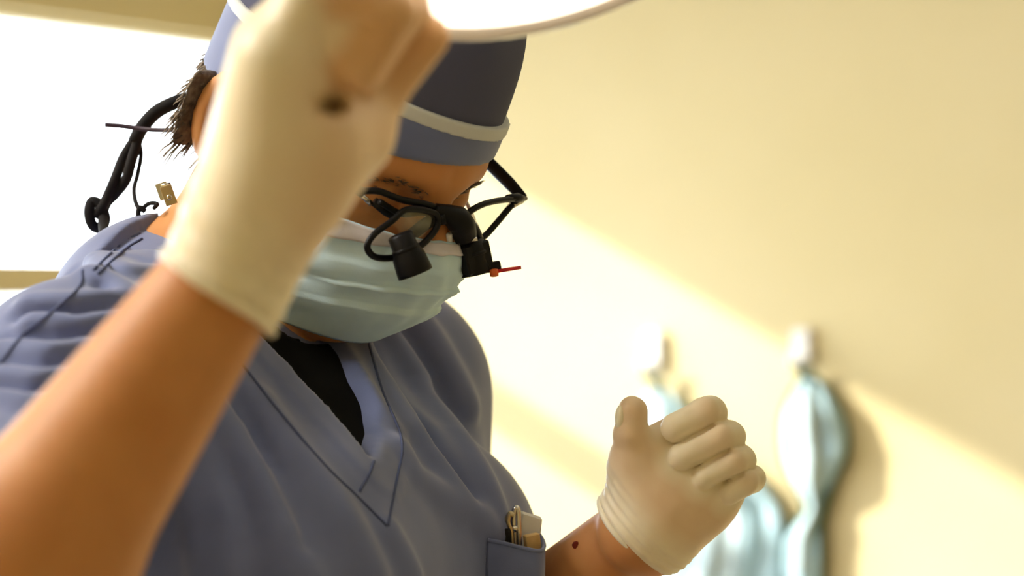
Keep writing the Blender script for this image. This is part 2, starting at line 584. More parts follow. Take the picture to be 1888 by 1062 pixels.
# ceiling luminaires; the second is added to light the person from the left
for i, (u, s) in enumerate(((2.2, 0.75), (0.45, 3.05))):
    lp = empty('ceiling_light', W(u, s, CEIL))
    tag(lp, ('recessed ceiling light panel above the person', 'added ceiling light panel beside the window wall, brightening the person')[i], 'ceiling light')
    q = MB()
    for sg in (-1, 1):
        q.box(W(u + sg * 0.29, s, CEIL - 0.012), UD * 0.015, E1 * 0.6, A(0, 0, 0.012), 0.003)
        q.box(W(u, s + sg * 0.59, CEIL - 0.012), UD * 0.29, E1 * 0.015, A(0, 0, 0.012), 0.003)
    q.build('frame', M['white_plastic'], lp)
    q = MB(); q.box(W(u, s, CEIL - 0.010), UD * 0.277, E1 * 0.577, A(0, 0, 0.004))
    q.build('diffuser', M[('ceiling_glow', 'added_fill_glow')[i]], lp)
    adopt(lp)

# ================================================================== PERSON: frames
HC = P(605, 262, 1.55)
yaw, pit = math.radians(48), math.radians(32)
F0 = A(math.sin(yaw), -math.cos(yaw), 0); ZZ = A(0, 0, 1)
HF = math.cos(pit) * F0 - math.sin(pit) * ZZ
HU = math.cos(pit) * ZZ + math.sin(pit) * F0
HR = np.cross(HF, HU)
HM = np.stack([HR, HF, HU])


def H(r, f, u):
    return HC + HR * r + HF * f + HU * u


CAMP = A(0, 0, CZ)


def Hpix(px, py, axis, val):
    """point on the ray through a pixel where one head coordinate (0=r,1=f,2=u) has a value"""
    d = P(px, py, 1.0) - CAMP
    n = HM[axis]
    t = (val - (CAMP - HC) @ n) / (d @ n)
    return CAMP + d * t


def loc(p):
    return (p - HC) @ HM.T


SR = P(115, 748, 1.36); SL = P(712, 728, 1.71)
MIDS = (SR + SL) / 2
AX = SL - SR; AX[2] = 0; AX /= np.linalg.norm(AX)
FW = A(AX[1], -AX[0], 0)
TM = np.stack([AX, FW, ZZ])
ER = P(-185, 1370, 1.07); WRR = P(428, 495, 1.09)
EL = P(735, 1390, 1.70); WRL = P(1188, 975, 1.515)
NB = MIDS + A(0, 0, 0.022) - FW * 0.062
NT = H(0, -0.03, -0.045)


def torso(p):
    d = ell(p, MIDS + A(0, 0, -0.185) + FW * 0.012, (0.190, 0.128, 0.215), TM)
    MB_ = MIDS - FW * 0.05
    d = smin(d, cap(p, SR + AX * 0.02, MB_, 0.047, 0.055), 0.06)
    d = smin(d, cap(p, MB_, SL - AX * 0.02, 0.055, 0.054), 0.06)
    d = smin(d, ell(p, MIDS + A(0, 0, -0.36) + FW * 0.02, (0.165, 0.125, 0.22), TM), 0.06)
    d = smin(d, ell(p, MIDS + AX * 0.085 + FW * 0.09 + A(0, 0, -0.115), (0.085, 0.055, 0.075), TM), 0.05)
    d = smin(d, ell(p, MIDS - AX * 0.085 + FW * 0.09 + A(0, 0, -0.115), (0.085, 0.055, 0.075), TM), 0.05)
    # trapezius towards the neck
    d = smin(d, cap(p, SR + AX * 0.04 + A(0, 0, 0.012), NB + FW * 0.01 + A(0, 0, 0.022), 0.046, 0.053), 0.04)
    d = smin(d, cap(p, SL - AX * 0.04 + A(0, 0, 0.012), NB + A(0, 0, 0.025), 0.048, 0.05), 0.04)
    return d


def neck(p, extra=0.0):
    d = cap(p, NB - A(0, 0, 0.03), NT, 0.056 + extra, 0.050 + extra)
    return d


def upper_arms(p):
    d = cap(p, SR, ER, 0.047, 0.045)
    return np.minimum(d, cap(p, SL, EL, 0.054, 0.043))


FAM_R = ER + (WRR - ER) * 0.35


def forearm_r(p):
    d = cap(p, ER, FAM_R, 0.044, 0.047)
    return smin(d, cap(p, FAM_R, WRR, 0.047, 0.0265), 0.02)


FAM_L = EL + (WRL - EL) * 0.4


def forearm_l(p):
    d = cap(p, EL, FAM_L, 0.042, 0.043)
    return smin(d, cap(p, FAM_L, WRL, 0.043, 0.0255), 0.02)


def head(p):
    q = loc(p)
    s = q.copy(); s[:, 0] = np.abs(s[:, 0])
    d = ell(s, (0, 0.000, 0.038), (0.074, 0.093, 0.090))
    d = smin(d, ell(s, (0, 0.030, -0.026), (0.063, 0.072, 0.078)), 0.03)
    d = smin(d, ell(s, (0, 0.053, 0.044), (0.056, 0.047, 0.042)), 0.03)           # forehead
    d = smin(d, cap(s, (0.052, 0.0, -0.055), (0.016, 0.068, -0.082), 0.020, 0.017), 0.025)  # jaw
    d = smin(d, ell(s, (0, 0.074, -0.080), (0.024, 0.018, 0.016)), 0.02)          # chin
    d = smin(d, cap(s, (0.012, 0.097, 0.030), (0.047, 0.078, 0.030), 0.009, 0.008), 0.012)  # brow
    d = smin(d, ell(s, (0.045, 0.068, -0.02), (0.022, 0.02, 0.02)), 0.02)         # cheekbone
    d = smax(d, -ell(s, (0.032, 0.102, 0.010), (0.018, 0.016, 0.012)), 0.012)     # socket
    d = smin(d, ell(s, (0.032, 0.082, 0.010), (0.015, 0.013, 0.012)), 0.004)      # closed lid
    d = smin(d, cap(s, (0, 0.098, 0.022), (0, 0.122, -0.020), 0.008, 0.0115), 0.010)  # nose
    d = smin(d, ell(s, (0.011, 0.110, -0.026), (0.009, 0.011, 0.008)), 0.006)     # nostril wing
    d = smin(d, cap(s, (0.0, 0.100, -0.055), (0.018, 0.092, -0.056), 0.006, 0.004), 0.006)  # upper lip
    d = smin(d, cap(s, (0.0, 0.098, -0.066), (0.016, 0.091, -0.065), 0.0065, 0.004), 0.006)
    # ear: dished shell with a rolled rim, leaning back
    e = s - A(0.077, -0.014, 0.006)
    ca, sa = math.cos(0.45), math.sin(0.45)
    ex = e[:, 0] * ca + e[:, 1] * sa; ey = -e[:, 0] * sa + e[:, 1] * ca
    eq = np.stack([ex, ey, e[:, 2]], 1)
    ear = ell(eq, (0.004, -0.002, 0), (0.0085, 0.0195, 0.033))
    ear = smax(ear, -ell(eq, (0.014, 0.003, 0.003), (0.0115, 0.014, 0.024)), 0.004)
    ear = smin(ear, ell(eq, (0.002, 0.004, -0.028), (0.006, 0.009, 0.010)), 0.006)
    d = smin(d, ear, 0.006)
    return d


# ---------------------------------------------------------------- left hand (his left, closed fist, sharp)
DL = 1.500
def q(px, py, toward=0.0):
    """point of the left hand: pixel plus millimetres towards the lens"""
    return P(px, py, DL - toward / 1000.0)


fing_l = [
    # MCP, PIP, front of the knuckle, tip, radius
    (q(1262, 805, 0), q(1309, 762, 13), q(1298, 762, 23), q(1244, 789, 25), .0094),
    (q(1292, 840, 0), q(1344, 806, 16), q(1327, 809, 26), q(1257, 843, 27), .0091),
    (q(1312, 876, 0), q(1366, 848, 16), q(1351, 852, 26), q(1298, 880, 27), .0084),
    (q(1324, 894, 0), q(1385, 883, 12), q(1375, 889, 21), q(1346, 909, 22), .0078),
]
thumb_l = [q(1206, 925, 6), q(1166, 855, 14), q(1161, 802, 22), q(1166, 758, 22)]


def hand_l(p, fingers=True, grow=0.0):
    wr = q(1190, 975, -2)
    d = cap(p, wr, q(1212, 930, -2), 0.0245, 0.0255)
    d = smin(d, cap(p, wr, fing_l[0][0], 0.0235, 0.0150), 0.02)
    d = smin(d, cap(p, wr, fing_l[1][0], 0.0240, 0.0155), 0.02)
    d = smin(d, cap(p, q(1212, 960, 0), fing_l[2][0], 0.0210, 0.0155), 0.02)
    d = smin(d, cap(p, q(1225, 968, 2), fing_l[3][0], 0.0170, 0.0140), 0.02)
    d = smin(d, ell(p, q(1210, 890, 6), (0.0225, 0.018, 0.032)), 0.02)          # thenar
    d = smin(d, ell(p, q(1272, 925, 4), (0.024, 0.016, 0.017)), 0.02)          # hypothenar
    th = cap(p, thumb_l[0], thumb_l[1], 0.0205, 0.0122)
    th = smin(th, cap(p, thumb_l[1], thumb_l[2], 0.0118, 0.0100), 0.010)
    th = smin(th, cap(p, thumb_l[2], thumb_l[3], 0.0100, 0.0092), 0.003)
    d = smin(d, th, 0.015)
    if fingers:
        fs = None
        for mcp, pip, dip, tip, r in fing_l:
            f1 = cap(p, mcp, pip, r * 1.25, r * 1.05)
            f1 = smin(f1, cap(p, pip, dip, r * 1.05, r * 1.03), 0.004)
            f1 = smin(f1, cap(p, dip, tip, r * 1.02, r * 0.92), 0.002)
            fs = f1 if fs is None else smin(fs, f1, 0.0005)
        d = smin(d, fs, 0.0010)
        for f1, f2 in zip(fing_l[:-1], fing_l[1:]):          # deep creases between the closed fingers
            g = np.array([0, -0.0045, 0])
            d = smax(d, -cap(p, (f1[2] + f2[2]) / 2 + g, (f1[3] + f2[3]) / 2 + g, 0.0020, 0.0016), 0.0010)
    return d - grow


# ---------------------------------------------------------------- right hand (raised, gripping the lamp handle)
DRH = 1.09
def w(px, py, toward=0.0):
    return P(px, py, DRH - toward / 1000.0)


fing_r = []
for i in range(4):
    t = 22 - 19 * i              # little finger nearest to the lens
    k = (0, 6, 8, 2)[i]
    fing_r.append((w(512 + k, 120 - 3 * k, t), w(588 + 2 * k, -30 - 3 * k, t + 1), w(718 + 2 * k, 22 - k, t), w(662 + k, 126 - k, t - 2), (.0125, .0135, .014, .0135)[i]))
thumb_r = [w(560, 332, -12), w(655, 248, -22), w(698, 172, -24), w(792, 68, -20)]


def hand_r(p, fingers=True, grow=0.0):
    d = cap(p, WRR, w(472, 390, 0), 0.0262, 0.0245)
    for i, (mcp, *_r) in enumerate(fing_r):
        d = smin(d, cap(p, w(466 + 4 * i, 395, (9, 3, -4, -10)[i]), mcp, 0.0205, 0.0195), 0.02)
    d = smin(d, ell(p, w(568, 262, 4), (0.026, 0.024, 0.030)), 0.025)           # hypothenar mound
    th = cap(p, thumb_r[0], thumb_r[1], 0.0185, 0.016)
    th = smin(th, cap(p, thumb_r[1], thumb_r[2], 0.0155, 0.0122), 0.01)
    th = smin(th, cap(p, thumb_r[2], thumb_r[3], 0.0122, 0.0095), 0.004)
    d = smin(d, th, 0.02)
    if fingers:
        fs = None
        for mcp, pip, dip, tip, r in fing_r:
            f1 = cap(p, mcp, pip, r * 1.3, r * 1.12)
            f1 = smin(f1, cap(p, pip, dip, r * 1.1, r), 0.005)
            f1 = smin(f1, cap(p, dip, tip, r, r * 0.9), 0.003)
            fs = f1 if fs is None else smin(fs, f1, 0.002)
        d = smin(d, fs, 0.004)
    d = smin(d, cap(p, w(634, 72, 16), w(634, 72, -38), 0.017), 0.004)       # closed grip
    d = smax(d, -ell(p, w(607, 188, 33), (0.0065, 0.034, 0.0046)), 0.009)      # gap under the curled little finger
    return d - grow


# ================================================================== PERSON: meshes
foot = MIDS + A(0, 0, 0); foot[2] = 0.0
person = empty('person', foot)
tag(person, 'person in blue scrubs, cap, mask and gloves reaching up to the lamp', 'person')


def body(p):
    d = smin(torso(p), neck(p), 0.03)
    d = smin(d, culled(p, H(0, 0.0, 0.01), 0.17, head), 0.012)
    d = smin(d, upper_arms(p), 0.03)
    d = np.minimum(d, smin(forearm_r(p), cap(p, SR, ER, 0.047, 0.045), 0.02))
    d = np.minimum(d, smin(forearm_l(p), cap(p, SL, EL, 0.054, 0.043), 0.02))
    d = smin(d, culled(p, q(1255, 880, 10), 0.075, lambda x: hand_l(x, True, -0.0016)), 0.006)
    d = smin(d, culled(p, w(580, 230), 0.105, lambda x: hand_r(x, True, -0.0016)), 0.006)
    # cut to a clean waist inside the trousers
    return np.maximum(d, (MIDS[2] - 0.50) - p[:, 2])


sdf_mesh('body', body, (-0.45, 0.94, CZ - 0.60), (0.18, 1.88, CZ + 0.30), 0.0032, M['skin'], person, relax=1)

# --- scrub top --------------------------------------------------------------
SLV_R = SR + (ER - SR) * 0.80
SLV_L = SL + (EL - SL) * 0.85


def shirt_base(p):
    d = torso(p) - 0.012
    d = smin(d, cap(p, SR, SLV_R, 0.057, 0.064), 0.03)
    d = smin(d, cap(p, SL, SLV_L, 0.060, 0.063), 0.06)
    return d


def hits_at(pts, f, t0=1.05, t1=2.0):
    """march all rays through the given pixels onto a surface at once; None where a ray misses"""
    D_ = np.array([P(x, y, 1.0) - CAMP for x, y in pts]); t = np.full(len(pts), t0)
    live = np.ones(len(pts), bool)
    for _ in range(400):
        k = np.nonzero(live)[0]
        if len(k) == 0: break
        v = f(CAMP + D_[k] * t[k, None])
        done = (v < 0.0004) | (t[k] > t1)
        live[k[done]] = False
        t[k[~done]] += np.maximum(v[~done] * 0.5, 0.0005)
    return [CAMP + D_[i] * t[i] if t[i] <= t1 else None for i in range(len(pts))]


def hit(px, py, f=shirt_base):
    return hits_at([(px, py)], f)[0]


def hits(pts, f=shirt_base):
    return [o for o in hits_at(pts, f) if o is not None]


FOLDS = [  # pixel path along the cloth, height (m), half width (m)
    ([(672, 628), (705, 700), (760, 790), (840, 900), (900, 985)], .0055, .0085),
    ([(715, 612), (775, 700), (845, 805), (900, 905), (925, 985)], .0050, .0090),
    ([(768, 585), (820, 665), (862, 750)], .0060, .0105),
    ([(640, 660), (690, 745), (720, 790)], .0045, .0060),
    ([(735, 830), (770, 880), (840, 930), (890, 960)], .0040, .0100),
    ([(405, 770), (470, 880), (530, 985), (560, 1062)], .0060, .0100),
    ([(440, 800), (500, 930), (520, 1062)], .0045, .0085),
    ([(480, 745), (560, 850), (640, 960), (690, 1062)], .0040, .0120),
    ([(380, 850), (410, 960), (420, 1062)], .0055, .0090),
    ([(350, 900), (365, 980), (370, 1062)], .0050, .0080),
    ([(720, 980), (760, 1062)], .0040, .0090),
    # right shoulder and sleeve
    ([(95, 482), (170, 505), (255, 555), (330, 590)], .0065, .0085),
    ([(55, 560), (130, 560), (220, 548)], .0060, .0075),
    ([(60, 596), (150, 600), (235, 585)], .0060, .0075),
    ([(0, 645), (90, 648), (190, 640)], .0060, .0075),
    ([(0, 690), (70, 700), (150, 690)], .0060, .0075),
    ([(0, 735), (50, 745), (110, 735)], .0060, .0070),
    ([(250, 440), (310, 480), (370, 540)], .0050, .0080),
    ([(175, 480), (235, 500), (310, 505)], .0045, .0070),
]
CREASES = [
    ([(690, 640), (740, 735), (800, 825), (870, 930)], .0050, .0060),
    ([(738, 598), (795, 685), (848, 780)], .0040, .0055),
    ([(425, 690), (460, 790), (520, 920), (555, 1010)], .0040, .0070),
    ([(130, 500), (195, 535), (280, 575)], .0045, .0060),
    ([(40, 580), (140, 580), (225, 566)], .0050, .0055),
    ([(10, 622), (100, 625), (200, 615)], .0050, .0055),
    ([(0, 668), (80, 675), (170, 665)], .0050, .0055),
    ([(0, 712), (60, 722), (130, 712)], .0050, .0055),
]
FOLD_GAIN = 1.9
FOLD3 = [(hits(c), a, s) for c, a, s in FOLDS] + [(hits(c), -a, s) for c, a, s in CREASES]
FOLD3 = [(c, a, s) for c, a, s in FOLD3 if len(c) > 1]


def shirt_outer(p):
    d = shirt_base(p)
    m = np.abs(d) < 0.05
    if m.any():
        pm = p[m]; dm = d[m]
        for c, a, s in FOLD3:
            lo_b = np.min(c, 0) - 3 * s; hi_b = np.max(c, 0) + 3 * s
            kk = ((pm > lo_b) & (pm < hi_b)).all(1)
            if kk.any():
                dm[kk] -= FOLD_GAIN * a * np.exp(-(seg_dist(pm[kk], c) / s) ** 2)
        dm = dm - 0.0018 * vnoise(pm, 45, 3) - 0.0010 * vnoise(pm, 110, 4)
        d = d.copy(); d[m] = dm
    return d


def tl(p):
    """torso coordinates: across (towards his left), up"""
    return np.stack([(p - MIDS) @ AX, p[:, 2] - MIDS[2]], 1)


V_PIX_L = [(530, 668), (595, 738), (648, 798), (686, 846)]
V_PIX_R = [(697, 800), (686, 752), (664, 705), (648, 655)]
vl = [tl(h[None])[0] for h in hits(V_PIX_L)]
vr = [tl(h[None])[0] for h in hits(V_PIX_R)]
vtop_l = vl[0] + A(-0.035, 0.05); vtop_r = vr[-1] + A(0.02, 0.06)
V_POLY = [vtop_l + A(-0.02, 0.09), vtop_l] + vl + vr + [vtop_r, vtop_r + A(0.0, 0.09)]
print('V poly', np.round(V_POLY, 3).tolist())


def front(p):
    return -((p - NB) @ FW)          # negative in front of the neck


def vcut(p):
    return np.maximum(poly2d(tl(p), V_POLY), front(p) + 0.0)


def shirt(p):
    d = shirt_outer(p)
    band = poly2d(tl(p), V_POLY)
    d = d - 0.0016 * np.clip((0.023 - band) / 0.0015, 0, 1) * (front(p) < 0)
    hole = neck(p, 0.004)
    inner = torso(p) - 0.0035
    groove = np.maximum(np.minimum(vcut(p), hole), -inner)
    d = smax(d, -groove, 0.002)
    d = np.maximum(d, (MIDS[2] - 0.62) - p[:, 2])
    # sleeve ends
    dr = (ER - SR) / np.linalg.norm(ER - SR); dl = (EL - SL) / np.linalg.norm(EL - SL)
    return np.maximum(np.maximum(d, (p - SLV_R) @ dr - 0.02), (p - SLV_L) @ dl - 0.02)


top = sdf_mesh('scrub_top', shirt, (-0.45, 0.98, CZ - 0.70), (0.14, 1.90, CZ + 0.10), 0.0026, M['scrub'], person, relax=3)

# undershirt
def under(p):
    d = torso(p) - 0.0065
    d = np.maximum(d, -neck(p, 0.030))
    d = np.maximum(d, (MIDS[2] - 0.30) - p[:, 2])
    return np.maximum(d, front(p) + 0.03)
sdf_mesh('undershirt', under, (-0.35, 1.2, CZ - 0.40), (0.10, 1.80, CZ + 0.10), 0.004, M['black_cloth'], person)

# stitched seams and one drawn crease of the scrub top, thin threads lying on the cloth
def seam(paths, r=0.0009, n=8):
    b = MB()
    for path in paths:
        sp = [tuple(x) for x in spline(path, n)]
        pts = hits(sp, shirt)
        if len(pts) > 2: b.tube(pts, r, 5)
    return b

sm = seam([[(680, 632), (705, 720), (735, 790), (742, 830), (733, 880), (716, 968)],
           [(447, 672), (520, 765), (600, 858), (662, 918), (714, 970)],
           [(690, 850), (682, 872), (663, 906)]])  # last path: shade of the overlap crease drawn as a dark thread
so = sm.build('neckband_seam_crease', M['scrub_dark'], top)
sm = seam([[(258, 430), (222, 451), (172, 498)], [(262, 440), (230, 460), (180, 505)],
           [(152, 498), (145, 530), (90, 580), (40, 620), (0, 670)]])
sm.build('shoulder_seam', M['scrub_dark'], top)
sm = seam([[(903, 1000), (898, 1030), (897, 1062)]])
if sm.v: sm.build('pocket_seam', M['scrub_dark'], top)

# --- trousers and shoes (below the frame) -----------------------------------
HIP = MIDS + A(0, 0, -0.50) - FW * 0.0
HIP[2] = CZ - 0.55
def trousers(p):
    d = ell(p, HIP + A(0, 0, 0.02), (0.175, 0.125, 0.17), TM)
    for sg in (-1, 1):
        k = HIP + AX * 0.10 * sg + A(0, 0, -0.42) + FW * 0.02; a = HIP + AX * 0.11 * sg - FW * 0.01; a[2] = 0.09
        t = HIP + AX * 0.09 * sg
        leg = smin(cap(p, t, k, 0.095, 0.075), cap(p, k, a, 0.075, 0.07), 0.03)
        d = smin(d, leg, 0.03)
    d = d - 0.004 * vnoise(p, 30, 9)
    return np.maximum(d, 0.05 - p[:, 2])
sdf_mesh('trousers', trousers, (-0.45, 1.15, 0.0), (0.15, 1.95, CZ - 0.3), 0.009, M['trouser'], person)
for sg in (-1, 1):
    a = MIDS + AX * 0.11 * sg - FW * 0.04; a[2] = 0.045
    def shoe(p):
        d = cap(p, a, a + FW * 0.16 - A(0, 0, 0.008), 0.043, 0.040)
        d = smin(d, cap(p, a, a + A(0, 0, 0.06), 0.044, 0.045), 0.02)
        return np.maximum(d, -p[:, 2] + 0.001)
    sdf_mesh('shoe', shoe, a - A(.2, .25, .06), a + A(.25, .2, .15), 0.006, M['shoe'], person)

# --- hair -------------------------------------------------------------------
def cap_shape(s, grow=0.0):
    """tall soft surgical cap in head coordinates"""
    a, b_, c = 0.0845, 0.1000, 0.128
    r, f_, u = s[:, 0], s[:, 1] - 0.004, s[:, 2] - 0.034
    g = (((r / a) ** 2 + (f_ / b_) ** 2) ** 1.5 + (np.abs(u) / c) ** 3) ** (1 / 3.0) - 1
    return g * 0.095 - grow


def band_low(s):      # height of the cap's lower edge
    return 0.026 + 0.16 * s[:, 1]


def band_high(s):
    return 0.062 + 0.05 * s[:, 1] + 0.10 * s[:, 0]


def hair_f(p):
    s = loc(p)
    d = head(p) - 0.0085 - 0.0035 * vnoise(s * A(1, 1, 0.35), 260, 5)
    d = np.maximum(d, s[:, 2] - band_low(s) - 0.006)                 # below the cap
    d = np.maximum(d, s[:, 1] + 0.031)                               # behind the ears
    lowest = -0.068 + 0.004 * vnoise(s, 300, 6)
    d = np.maximum(d, lowest - s[:, 2])
    return d

hb = H(0, -0.06, 0)
hair_base = sdf_mesh('hair', hair_f, hb - 0.13, hb + 0.13, 0.0022, M['hair'], person, relax=1)
# strands as fine tapered blades of the same hair
vv = np.empty(len(hair_base.data.vertices) * 3, np.float32); hair_base.data.vertices.foreach_get('co', vv); vv = vv.reshape(-1, 3).astype(float)
pick = vv[rng.integers(0, len(vv), 2600)]
hs = MB()
for p0 in pick:
    l0 = loc(p0[None])[0]
    nrm_ = A(l0[0], l0[1] + 0.01, l0[2] - 0.02); nrm_ /= np.linalg.norm(nrm_)
    dirl = A(rng.normal(0, .22), -0.25 + rng.normal(0, .2), -1.0) + nrm_ * (0.38 + rng.normal(0, .15))
    dirl /= np.linalg.norm(dirl)
    L_ = rng.uniform(0.007, 0.016) * (1.45 if l0[2] < -0.02 else 1.0)
    mid = l0 + dirl * L_ * 0.55
    end = mid + (dirl + A(0, 0.15, -0.4) * rng.uniform(0.2, 1)) * L_ * 0.5
    if l0[2] > 0.0: end = l0 + (end - l0) * 0.6
    hs.tube([H(*l0), H(*mid), H(*end)], [0.0009, 0.0006, 0.0001], 3)
hs.build('hair_strands', M['hair'], hair_base)['kind'] = 'stuff'

# --- eyebrow of the near side is in the shade of the frame; brows as short hairs
eb = MB()
bt = rng.uniform(0, 1, 150); bs = np.where(rng.uniform(0, 1, 150) < .5, -1.0, 1.0)
br = bs * (0.012 + 0.034 * bt); bu = 0.0205 + 0.005 * np.sin(bt * 3) + rng.normal(0, .0018, 150)
bf = np.full(150, 0.125)
for _ in range(40):
    bf -= np.maximum(head(HC + np.stack([br, bf, bu], 1) @ HM), 0) * 0.6
for r_, f_, u_, sg in zip(br, bf, bu, bs):
    eb.tube([H(r_, f_, u_), H(r_ + sg * 0.0045, f_ + 0.0008, u_ + 0.001 + rng.normal(0, .0006))], [0.00035, 0.0001], 3)
eb.build('eyebrows', M['hair'], person)['kind'] = 'stuff'

# --- surgical cap -----------------------------------------------------------
cc = H(0, 0, 0.06)
def crown_f(p):
    s = loc(p)
    ang = np.arctan2(s[:, 0], s[:, 1])
    pl = 0.0016 * np.sin(ang * 9 + 0.6) * np.clip((s[:, 2] - 0.08) / 0.05, 0, 1) + 0.0015 * vnoise(s, 60, 11)
    d = cap_shape(s, 0.001) - pl
    return np.maximum(d, band_high(s) - 0.004 - s[:, 2])
crown = sdf_mesh('surgical_cap', crown_f, cc - 0.17, cc + 0.17, 0.0028, M['crown'], person)
def band_f(p):
    s = loc(p)
    d = cap_shape(s, 0.0035) - 0.0010 * vnoise(s, 70, 12)
    d = smax(d, s[:, 2] - band_high(s), 0.002)
    return smax(d, band_low(s) - s[:, 2], 0.003)
sdf_mesh('cap_band', band_f, cc - 0.17, cc + 0.17, 0.0026, M['scrub'], crown)
def pipe_f(p):
    s = loc(p)
    d = cap_shape(s, 0.0046) - 0.0008 * vnoise(s, 70, 12)
    d = smax(d, s[:, 2] - band_high(s) - 0.0045, 0.0006)
    return smax(d, band_high(s) - 0.0045 - s[:, 2], 0.0006)
sdf_mesh('cap_piping', pipe_f, cc - 0.15, cc + 0.15, 0.0016, M['piping'], crown)

# --- surgical mask (pleated sheet) ------------------------------------------
near_px = [(612, 398), (590, 437), (560, 488), (540, 512), (516, 553), (505, 584)]
near_r = [.063, .064, .063, .062, .060, .056]
mid_px = [(822, 446), (829, 475), (817, 523), (800, 548), (748, 597), (668, 631)]
rows_n = [loc(Hpix(*c, 0, r)[None])[0] for c, r in zip(near_px, near_r)]
rows_c = [loc(Hpix(*c, 0, 0.0)[None])[0] for c in mid_px]
NR, NC = 64, 81
def interp_rows(rows, v):
    x = np.linspace(0, 1, len(rows)); rows = np.array(rows)
    sp = np.array(spline(rows, 24)); xs = np.linspace(0, 1, len(sp))
    return np.stack([np.interp(v, xs, sp[:, k]) for k in range(3)], -1)
Vm = []; vgrid = np.linspace(0, 1, NR)
nrow = interp_rows(rows_n, vgrid); crow = interp_rows(rows_c, vgrid)
for i, v in enumerate(vgrid):
    saw = 0.0
    for c0, amp in ((0.30, .0030), (0.52, .0042), (0.70, .0032)):
        x = (v - c0) / 0.13
        if 0 <= x < 1: saw += amp * (1 - x) * min(1, x / 0.06)
    for j in range(NC):
        t = j / (NC - 1) * 2 - 1                  # -1 near edge ... +1 far edge
        sgn = -1 if t < 0 else 1
        a_ = abs(t)
        wgt = 1 - a_ ** 1.9
        r_ = (nrow[i][0]) * (-t) * (1 - 0.10 * (1 - a_) * a_ * 4 * 0.0)
        f_ = nrow[i][1] + (crow[i][1] - nrow[i][1]) * wgt
        u_ = nrow[i][2] + (crow[i][2] - nrow[i][2]) * wgt
        pucker = 1 - a_ ** 6
        f_ += saw * pucker * (0.5 + 0.9 * min(1, abs(t) * 2))
        wr_ = 0.0012 * math.sin(9 * t + 14 * v + 2 * math.sin(5 * v)) * a_ + 0.0009 * math.sin(23 * t - 9 * v)
        wr_ *= 1 - v ** 4
        f_ += wr_; r_ += (0.002 * math.sin(20 * v) * a_ ** 4) * -sgn
        Vm.append(H(r_, f_, u_))
Fm = [(i * NC + j, (i + 1) * NC + j, (i + 1) * NC + j + 1, i * NC + j + 1) for i in range(NR - 1) for j in range(NC - 1)]
mask = mesh_np('surgical_mask', Vm, Fm, M['mask'], person)
sol = mask.modifiers.new('thickness', 'SOLIDIFY'); sol.thickness = 0.0012; sol.offset = 0
# nose band over the upper edge
Vb = []
rowsb = np.linspace(0, 0.16, 8)
nb_, cb_ = interp_rows(rows_n, rowsb), interp_rows(rows_c, rowsb)
for i in range(len(rowsb)):
    for j in range(NC):
        t = j / (NC - 1) * 2 - 1; a_ = abs(t); wgt = 1 - a_ ** 1.9
        f_ = nb_[i][1] + (cb_[i][1] - nb_[i][1]) * wgt + 0.0024 + 0.0009 * math.sin(23 * t - 9 * rowsb[i]) + 0.0012 * math.sin(9 * t + 14 * rowsb[i] + 2 * math.sin(5 * rowsb[i])) * a_
        u_ = nb_[i][2] + (cb_[i][2] - nb_[i][2]) * wgt
        Vb.append(H(nb_[i][0] * -t, f_, u_))
Fb_ = [(i * NC + j, (i + 1) * NC + j, (i + 1) * NC + j + 1, i * NC + j + 1) for i in range(len(rowsb) - 1) for j in range(NC - 1)]
nbnd = mesh_np('nose_band', Vb, Fb_, M['mask_band'], mask)
sol = nbnd.modifiers.new('thickness', 'SOLIDIFY'); sol.thickness = 0.0010; sol.offset = 0
for sg in (1, -1):
    b = MB()
    c0, c1 = rows_n[0], rows_n[-1]
    b.tube(spline([H(sg * c0[0], c0[1], c0[2]), H(sg * .076, .03, .012), H(sg * .083, -.012, .034), H(sg * .086, -.030, .0), H(sg * .078, -.010, -.035), H(sg * .068, .03, -.075), H(sg * c1[0], c1[1], c1[2])], 8), 0.0013, 6)
    b.build('ear_loop', M['mask_band'], mask)

# --- gloves -----------------------------------------------------------------
axl = (WRL - EL) / np.linalg.norm(WRL - EL)
CUFF_L = q(1181, 963, -2)
cl_dir = (P(1262, 880, 1.5) - P(1150, 985, 1.5)); cl_dir += A(0, -0.012, 0); cl_dir /= np.linalg.norm(cl_dir)
def glove_l(p):
    d = hand_l(p, True, 0.0)
    t = (p - CUFF_L) @ cl_dir
    ringw = np.clip(1 - t / 0.020, 0, 1) * np.clip((t + 0.012) / 0.004, 0, 1)
    slv = cap(p, CUFF_L - cl_dir * 0.010, q(1212, 930, -2), 0.0272, 0.0250)
    d = smin(d, slv, 0.008)
    d = d - 0.0006 * ringw * np.sin(t * 1150 + 5.0 * vnoise(p, 60, 21)) - 0.0006 * vnoise(p, 160, 22) - 0.0003 * vnoise(p, 420, 23)
    return np.maximum(d, -t - 0.008)
def stretch_shade_l(V):
    d = np.full(len(V), 1e9)
    for mcp, pip, dip, tip, r in fing_l:
        d = np.minimum(d, cap(V, dip + (pip - dip) * 0.3, tip, 0.004))
    rod = np.min([cap(V, f[1], f[3], f[4]) for f in fing_l], 0)
    t = (V - CUFF_L) @ cl_dir
    return (0.10 + 0.46 * np.clip((rod - 0.001) / 0.010, 0, 1)) * np.clip((t - 0.004) / 0.02, 0.15, 1)  # palm browner than the fingers: skin tint with its shade painted in
gl = sdf_mesh('glove', glove_l, q(1250, 870) - A(.075, .07, .085), q(1250, 870) + A(.085, .07, .075), 0.0011, M['glove'], person, relax=1, attr=('stretch_shade', stretch_shade_l))
